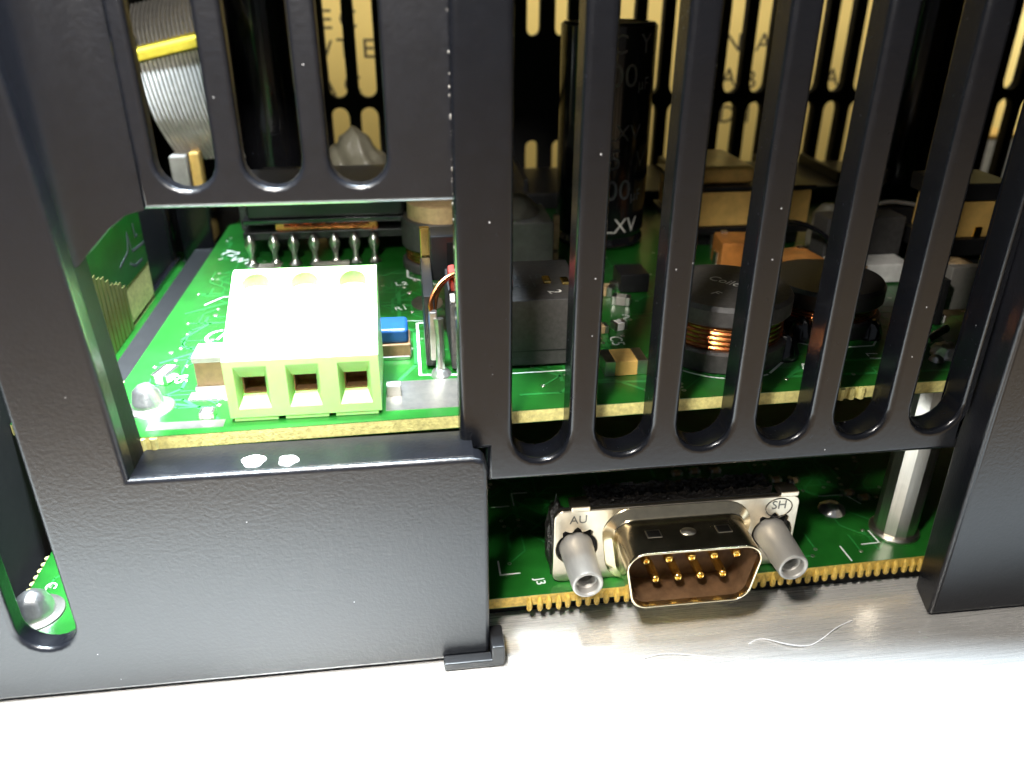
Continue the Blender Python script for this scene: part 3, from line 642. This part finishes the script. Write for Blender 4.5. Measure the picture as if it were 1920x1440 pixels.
for x, y in ((16.4, 23.2), (18.6, 22.6)): obj('gold_terminal', rbox(x - .5, x + .5, y - 1.0, y + 1.0, 38.2, 38.7, .2), 'gold', bx)
obj('case_seam', rbox(4.3, 20.3, 17.24, 17.4, 31.6, 31.75, 0), 'black', bx)
# grey relay and black part behind
t = thing('relay', 'grey box relay seen through the first right slot', 'relay', (14, 48, ZU)); obj('case', rbox(9.5, 21.2, 45, 56, ZU + .3, 39.3, .4), 'grey', t); obj('pin', rbox(21.3, 22.2, 46, 47, ZU, 40, .2), 'brown', t); obj('pin', rbox(21.3, 22.2, 46, 47, 34, 35, .2), 'tin', t)
t = thing('glue_lump', 'glossy dark glue lump on top of the grey relay', 'glue', (15, 52, 39.4)); blob('lump', (14.8, 51, 39.4), 5.0, 2.6, 'glue', t, j=.5)
# tall capacitors with print
def capacitor(label, c, r, z0, z1, mat_='gloss', group=None, rim=True):
    t = thing('capacitor', label, 'capacitor', (c[0], c[1], z0), group)
    obj('sleeve', lathe([(r * .9, z0), (r, z0 + .6), (r, z0 + 1.2), (r * .95, z0 + 1.9), (r * .95, z0 + 2.2), (r, z0 + 2.9), (r, z1 - .5), (r * .93, z1), (r * .85, z1)], (c[0], c[1], 0), 48), mat_, t, 50)
    obj('top_disc', lathe([(r * .86, z1 - .15), (0, z1 - .15)], (c[0], c[1], 0), 32), 'zinc', t); return t
def wrap_text(t, s, size, c, r, z, a0, material):
    o = text('print', s, size, (0, 0, 0), material, t, (0, 0, 0), .0); me = o.data; org = ORG[t]
    for v in me.vertices:
        p = v.co + org; a = a0 + p.x / r
        v.co = Vector((c[0] + (r + .03) * math.sin(a), c[1] - (r + .03) * math.cos(a), z + p.y)) - org
cc = (33.4, 68.0)
t = capacitor('tall black capacitor with grey 00 µF printing seen through the second right slot', cc, 7.7, ZU + .05, 65.0)
for s, sz, z, a in (('LXV', 4.0, 33.6, .28),): wrap_text(t, s, 3.6, cc, 7.7, z, a, 'print_bright')
for s, sz, z, a in (('2200', 4.8, 39.6, -.16), ('µF', 2.6, 38.6, .62), ('35', 4.8, 44.6, -.12), ('V', 4.0, 44.4, .7), ('LXV', 3.6, 48.8, .2), ('2200', 5.0, 57.4, -.2), ('µF', 2.6, 56.2, .62), ('C', 4.0, 62.0, .0), ('Y', 4.0, 62.0, .62)): wrap_text(t, s, sz, cc, 7.7, z, a, 'print')
capacitor('glossy black capacitor behind the middle slot of the upper left grille', (-26.6, 105.5, 0), 5.9, ZU + .05, 72)
capacitor('glossy black capacitor behind the fifth right slot', (106.5, 96, 0), 6.2, ZU + .05, 72)
# amber taped transformer right
t = thing('transformer', 'amber taped transformer with black rims behind the third and fourth right slots', 'transformer', (58, 66, ZU))
obj('winding', rbox(47.0, 68.4, 60.0, 78, 33.2, 39.2, .5), 'amber', t); obj('lower_flange', rbox(46.2, 69.2, 59.6, 79, 31.9, 33.2, .3), 'black', t); obj('upper_flange', rbox(46.2, 69.0, 59.8, 79, 39.2, 40.0, .3), 'black', t)
obj('top_wrap', rbox(47.5, 58.5, 61, 77, 40.0, 43.0, 1.2, 3), 'amber', t); obj('foot', rbox(48, 68, 62, 77, ZU, 32, .3), 'black', t)
for x in (52, 58.4, 64): obj('pin', rbox(x - .4, x + .4, 60.4, 61.2, ZU, 32, .1), 'tin', t)
# orange tantalum capacitors
def tantalum(label, x0_, x1_, y0_, y1_, h, rz=0):
    t = thing('tantalum_capacitor', label, 'capacitor', ((x0_ + x1_) / 2, (y0_ + y1_) / 2, ZU), 'orange capacitors on the upper board'); t.rotation_euler.z = rz
    obj('body', rbox(x0_, x1_, y0_, y1_, ZU + .3, ZU + h, .45, 2), 'orange', t)
    for x in (x0_ - .25, x1_ - .45): obj('lead', rbox(x, x + .7, (y0_ + y1_) / 2 - 1.1, (y0_ + y1_) / 2 + 1.1, ZU + .01, ZU + h * .55, .1), 'tin', t)
    for x in (x0_ + 1, x1_ - 1.6): obj('top_tab', rbox(x, x + 1, y1_ - 1.5, y1_ - .5, ZU + h - .02, ZU + h + .35, .12), 'tin', t)
    return t
tantalum('orange capacitor behind the L3 coil below the amber transformer', 48.6, 55.4, 46.5, 53, 5.2, -.12)
tantalum('orange capacitor behind the fourth right slot, right of the L3 coil', 49.6, 59.4, 34.0, 41.5, 6.0, .12)
# tan chip capacitor in the second slot and the small parts behind it
chip(24.7, 15.8, ZU, 5.2, 3.6, 1.9, 'large tan chip capacitor low in the second right slot', 'amber', 0.02, None, 'capacitor', 'chip_capacitor')
cl_ = [('small brown chip above the C5 mark', 24.4, 27.0, 2.2, 1.4, 1.1, 'brown', .1), ('small white chip right of the brown chip above C5', 27.2, 27.8, 1.9, 1.4, 1.1, 'white', .3),
       ('small dim chip at the back of the second right slot', 28.0, 41.0, 3.4, 2.0, 1.4, 'brown', -.5), ('second small chip between capacitor and silkscreen marks', 29.8, 36.6, 2.6, 1.6, 1.3, 'grey', -.4),
       ('white chip below the tall black capacitor', 26.0, 44.5, 2.4, 1.6, 1.2, 'white', -.6), ('small brown chip left of the C5 mark', 21.2, 28.4, 1.8, 1.2, .9, 'brown', .0)]
for lab, x, y, a, b, h, bd, rz in cl_: chip(x, y, ZU, a, b, h, lab, bd, rz)
t = thing('diode', 'black flat diode beside the silkscreen marks in the second right slot', 'diode', (31.5, 42, ZU)); obj('body', rbox(30.6, 35.0, 40.5, 45.5, ZU + .1, ZU + 3.0, .3), 'black', t); obj('lead', rbox(29.6, 30.8, 42, 43.4, ZU, ZU + 1.2, .15), 'tin', t)
# chips around the terminal block
t = thing('chip_capacitor', 'tall tan chip capacitor left of the terminal block', 'capacitor', (-22.5, 17, ZU)); obj('body', rbox(-24.9, -20.4, 15.6, 19.4, ZU + .4, ZU + 4.2, .3), 'chip_tan', t); obj('lower_cap', rbox(-25.1, -20.3, 15.4, 19.6, ZU + .02, ZU + .7, .12), 'tin', t); obj('upper_cap', rbox(-25.0, -20.3, 15.5, 19.5, ZU + 3.6, ZU + 4.4, .2), 'grey', t); obj('solder_pad', rbox(-25.6, -20.2, 13.6, 15.5, ZU, ZU + .12, .05), 'pad', t)
t = thing('trimmer', 'blue topped tan trimmer part right of the terminal block', 'component', (-2, 25, ZU)); obj('base', rbox(-6.5, -.55, 21.7, 26.5, ZU + .02, ZU + 2.0, .25), 'chip_tan', t); obj('cap', rbox(-6.4, -.8, 22.0, 26.4, ZU + 1.9, ZU + 3.9, .5, 3), 'blue', t); obj('solder_foot', rbox(-6.4, -.7, 21.4, 22.2, ZU, ZU + .5, .15), 'tin', t)
chip(-2.7, 12.6, ZU, 1.5, 1.6, 1.3, 'small white chip at the right foot of the terminal block', 'white', 1.57)
chip(-29.2, 19.4, ZU, 2.0, 3.0, 1.2, 'pale chip by the left edge of the board beside the R5 mark', 'white', -.3)
t = thing('solder_post', 'bright solder post at the left front corner of the upper board', 'solder joint', (-29.5, 12.4, ZU)); blob('post', (-29.6, 12.8, ZU + .2), 1.7, 2.6, 'solder', t); obj('pad_ring', lathe([(2.6, ZU + .0), (2.5, ZU + .12), (1.7, ZU + .3), (0, ZU + .32)], (-29.3, 12.6, 0), 28), 'pad', t)
chip(-22.6, 9.6, ZU, 1.6, 1.3, .8, 'tiny white chip at the front edge left of the terminal block', 'white', 0)
# right side odds and ends
t = thing('solder_joint', 'shiny solder lump behind the sixth right slot', 'solder joint', (66, 14, ZU)); blob('dome', (66.5, 15, ZU), 2.0, 1.6, 'solder', t, j=.2); blob('dome', (64.2, 13.6, ZU), .9, .7, 'solder', t); obj('lead', tube([(65.5, 18, ZU + .8), (69, 19.5, ZU + 1.6)], .5, 8), 'tin', t)
t = thing('connector', 'pale plastic connector beyond the L1 coil in the fifth right slot', 'connector', (71, 41, ZU)); obj('housing', rbox(64, 76, 40, 45, ZU + .2, ZU + 3.2, .3), 'white', t); obj('latch', rbox(67.4, 68.6, 39.5, 40.2, ZU + 1.4, ZU + 3.3, .2), 'brown', t); obj('back_shell', rbox(64, 77, 45.2, 50, ZU + .2, ZU + 9, .4), 'ferrite', t)
t = thing('heat_sink', 'grey metal heat sink plate behind the sixth right slot', 'heat sink', (73, 27, ZU)); obj('plate', rbox(72.2, 78, 25.5, 27, ZU + 1.5, 37, .2), 'zinc', t); obj('fin', rbox(70.2, 71.0, 23.6, 27, ZU + .2, 36, .15), 'black', t); obj('foot', rbox(70.4, 72.2, 24.4, 25.6, ZU, ZU + 1.2, .15), 'white', t)
t = thing('transformer', 'small amber wound transformer high behind the sixth right slot', 'transformer', (85, 44, ZU)); obj('winding', rbox(79.5, 88.4, 40, 48, 36.3, 42, .4), 'amber', t); obj('upper_flange', rbox(78.5, 89.4, 39.6, 49, 42, 44.6, .3), 'black', t); obj('lower_flange', rbox(78.5, 89.2, 39.4, 49, 33.6, 36.3, .3), 'black', t); obj('foot', rbox(80, 88, 41, 48, ZU, 33.6, .3), 'black', t)
for x in (80.6, 84.8): obj('terminal', rbox(x, x + 1.2, 39.8, 40.2, 36.4, 38.0, .1), 'gold', t)
t = thing('chip_capacitor', 'brown dipped capacitor low behind the sixth right slot', 'capacitor', (80, 36, ZU)); obj('body', lathe([(0, ZU + .5), (2.5, ZU + 1.2), (3.0, ZU + 3), (2.4, ZU + 4.8), (0, ZU + 5.4)], (80, 36, 0), 24), 'brown', t, 60)
t = thing('bracket', 'black bracket in front of the black capacitor behind the fifth right slot', 'bracket', (80, 55, ZU)); obj('plate', rbox(72, 84, 52, 56, ZU, 38, .6), 'black', t); obj('rim', tube(spline([(74, 52, 38), (77, 51.6, 39), (81, 51.6, 38.6), (83, 52, 38)]), .35, 8), 'zinc', t)
t = thing('glue_lump', 'clear resin lump with a bright facet beside the amber transformer', 'glue', (70, 58, ZU)); blob('lump', (71.5, 58, ZU), 3.5, 8.0, 'glue', t, j=.6)
for lab, m_, pts in (('thin black wire arching from the L1 coil to the amber transformer', 'gloss', [(60, 30, 31), (62, 38, 36), (61, 48, 37), (58, 59, 34)]),
                     ('copper lead between the L3 coil and the orange capacitor', 'copper', [(44, 27, 32), (46.5, 31, 35.5), (48.5, 35, 36), (50.5, 38, 34)]),
                     ('dark wire lying behind the pale connector', 'gloss', [(66, 46, 33), (72, 51, 36), (80, 53, 35), (88, 58, 33)])):
    tag(obj('lead_wire', tube(spline(pts, 8), .38, 8), m_), lab, 'wire')
# left slot of the upper grille: ribbon and its clamp
rb = thing('ribbon_cable', 'curved silver grey ribbon cable behind the left slot of the upper grille', 'cable', (-39, 84, 40))
for i in range(16):
    x = -44.0 + i * .74
    obj('conductor', tube(spline([(x - 3.4, 99, 66 + .16 * i), (x - 2.2, 90, 62.5 + .16 * i), (x - .6, 85.2, 57 + .1 * i), (x + 1.0, 83.4, 50), (x + 2.4, 84.6, 45), (x + 3.4, 87.5, 41)], 5), .34, 6), 'ribbon', rb)
bm = rbox(-47, -33, 84.2, 95, 58.6, 60.4, .4)
for v in bm.verts: v.co.z += (v.co.x + 40) * 0.22 + (v.co.y - 84) * 0.25
obj('yellow_tape', bm, 'yellow', rb)
cl2 = thing('cable_clamp', 'grey plastic clamp holding the end of the ribbon cable', 'clamp', (-40, 90, 22.0)); obj('block', rbox(-41.5, -38.6, 82, 88, 36.4, 42.5, .4), 'grey', cl2); obj('foot', rbox(-42, -36.0, 82, 88, 22.02, 36.4, .5), 'gloss', cl2); obj('strap', rbox(-38.2, -36.4, 82.5, 86, 36.4, 43, .5), 'amber', cl2)
t = thing('glue_lump', 'crumpled milky silicone lump behind the right slot of the upper left grille', 'glue', (-6, 88, 38))
bm = bmesh.new(); bmesh.ops.create_icosphere(bm, subdivisions=4, radius=1)
for v in bm.verts:
    p = v.co.copy(); k = 1 + .08 * math.sin(5 * p.x + 2 * p.z) + .07 * math.sin(7 * p.z - 3 * p.x + 1) + .04 * math.sin(15 * p.x + 9 * p.z)
    v.co = Vector((-9 + 6.5 * p.x * k, 89 + 5 * p.y * k, 37 + 7.6 * p.z * k))
obj('lump', bm, 'glue', t, 60); obj('backing_block', rbox(-16, 2, 84.5, 96, ZU, 34, .5), 'black', t)
t = thing('resistor', 'black upright resistor with cream stripe behind the right upper left slot', 'resistor', (-1, 84, 34)); obj('body', rbox(-2.8, 2.0, 80, 83, 41.2, 45.4, .4), 'black', t); obj('stripe', rbox(-2.2, -.4, 80.4, 82.6, 33.8, 41.4, .3), 'label', t)

t = thing('terminal_strip', 'long black terminal strip along the rear edge of the upper board', 'terminal strip', (60, 100, ZU))
obj('body', rbox(8, 118, 88, 111, ZU + .02, 32.6, .4), 'black', t)
for i in range(10): obj('barrier', rbox(12 + i * 11, 13 + i * 11, 90, 109, 32.5, 35.0, .2), 'black', t)

# ================================================================== REAR
rg = thing('rear_grille', 'black rear wall with rows of narrow vertical slots', 'grille', (20, 120, 0))
holes = []
RX = lambda i: 75.0 + 6.33 * i
for i in range(-17, 14):
    x = RX(i)
    if 22 < x < 44: continue
    holes += [slot(x, 1.95, 46.6, 72, 6), slot(x, 1.95, 22.6, 44.8, 6), slot(x, 1.95, 2, 21, 6)]
for x in (29.0, 35.2, 41.4): holes += [slot(x, 1.5, 59.0, 72, 6), slot(x, 1.5, 20, 37.0, 6)]
obj('panel', plate_y([[(-120, 0.1), (190, 0.1), (190, TOP - 2.4), (-120, TOP - 2.4)]] + holes, 119, 121.5, 0.0), 'matte', rg)
lw = thing('label_board', 'pale yellow printed board standing beyond the rear grille', 'sign', (60, 152, 0))
obj('board', rbox(-140, 260, 150, 153, 0.05, 74.5, .3), 'label', lw)
for c, x, z in (('C', -12.1, 60.6), ('E', -17.4, 60.5), ('T', -13.4, 54.0), ('E', -7.6, 53.9), ('V', -18.2, 53.6), ('C', -12.2, 45.5), ('A', -18.4, 45.0), ('N', 86.4, 54.8), ('A', 94.7, 54.8),
                ('A', 86.2, 46.3), ('B', 92.2, 45.6), ('A', 115.2, 46.0), ('I', 92.8, 36.7), ('D', 87.0, 36.8), ('R', 101.5, 54.8), ('L', 99.0, 45.6)):
    text('letter', c, 6.4, (x, 149.96, z), 'ink', lw, (PI / 2, 0, 0), .03)
t = thing('carton', 'white box beyond the rear grille at the far right', 'box', (175, 140, 0)); obj('box', rbox(150, 215, 135, 146, 0.05, 32, .5), 'white', t); obj('tape_band', rbox(149.9, 215.1, 134.9, 146.1, 32.0, 33.0, .2), 'amber', t)

# ================================================================== LINT
fib = tube(spline([(38.0, -1.6, .06), (39.9, -1.0, .1), (42.7, -2.5, .3), (45, -2.8, .15), (47.0, -2.0, .1), (49.8, -.5, .3), (52.4, .6, .08)], 8), .08, 5)
tag(obj('lint_fibre', fib, 'lint'), 'thin white curled fibre lying on the aluminium below the standoff', 'fibre')
fib = tube(spline([(24, -2.5, .06), (27, -2.0, .2), (31, -2.6, .1), (34, -3.5, .08)], 8), .045, 5)
tag(obj('lint_fibre', fib, 'lint'), 'faint thin fibre lying on the aluminium below the serial port', 'fibre')
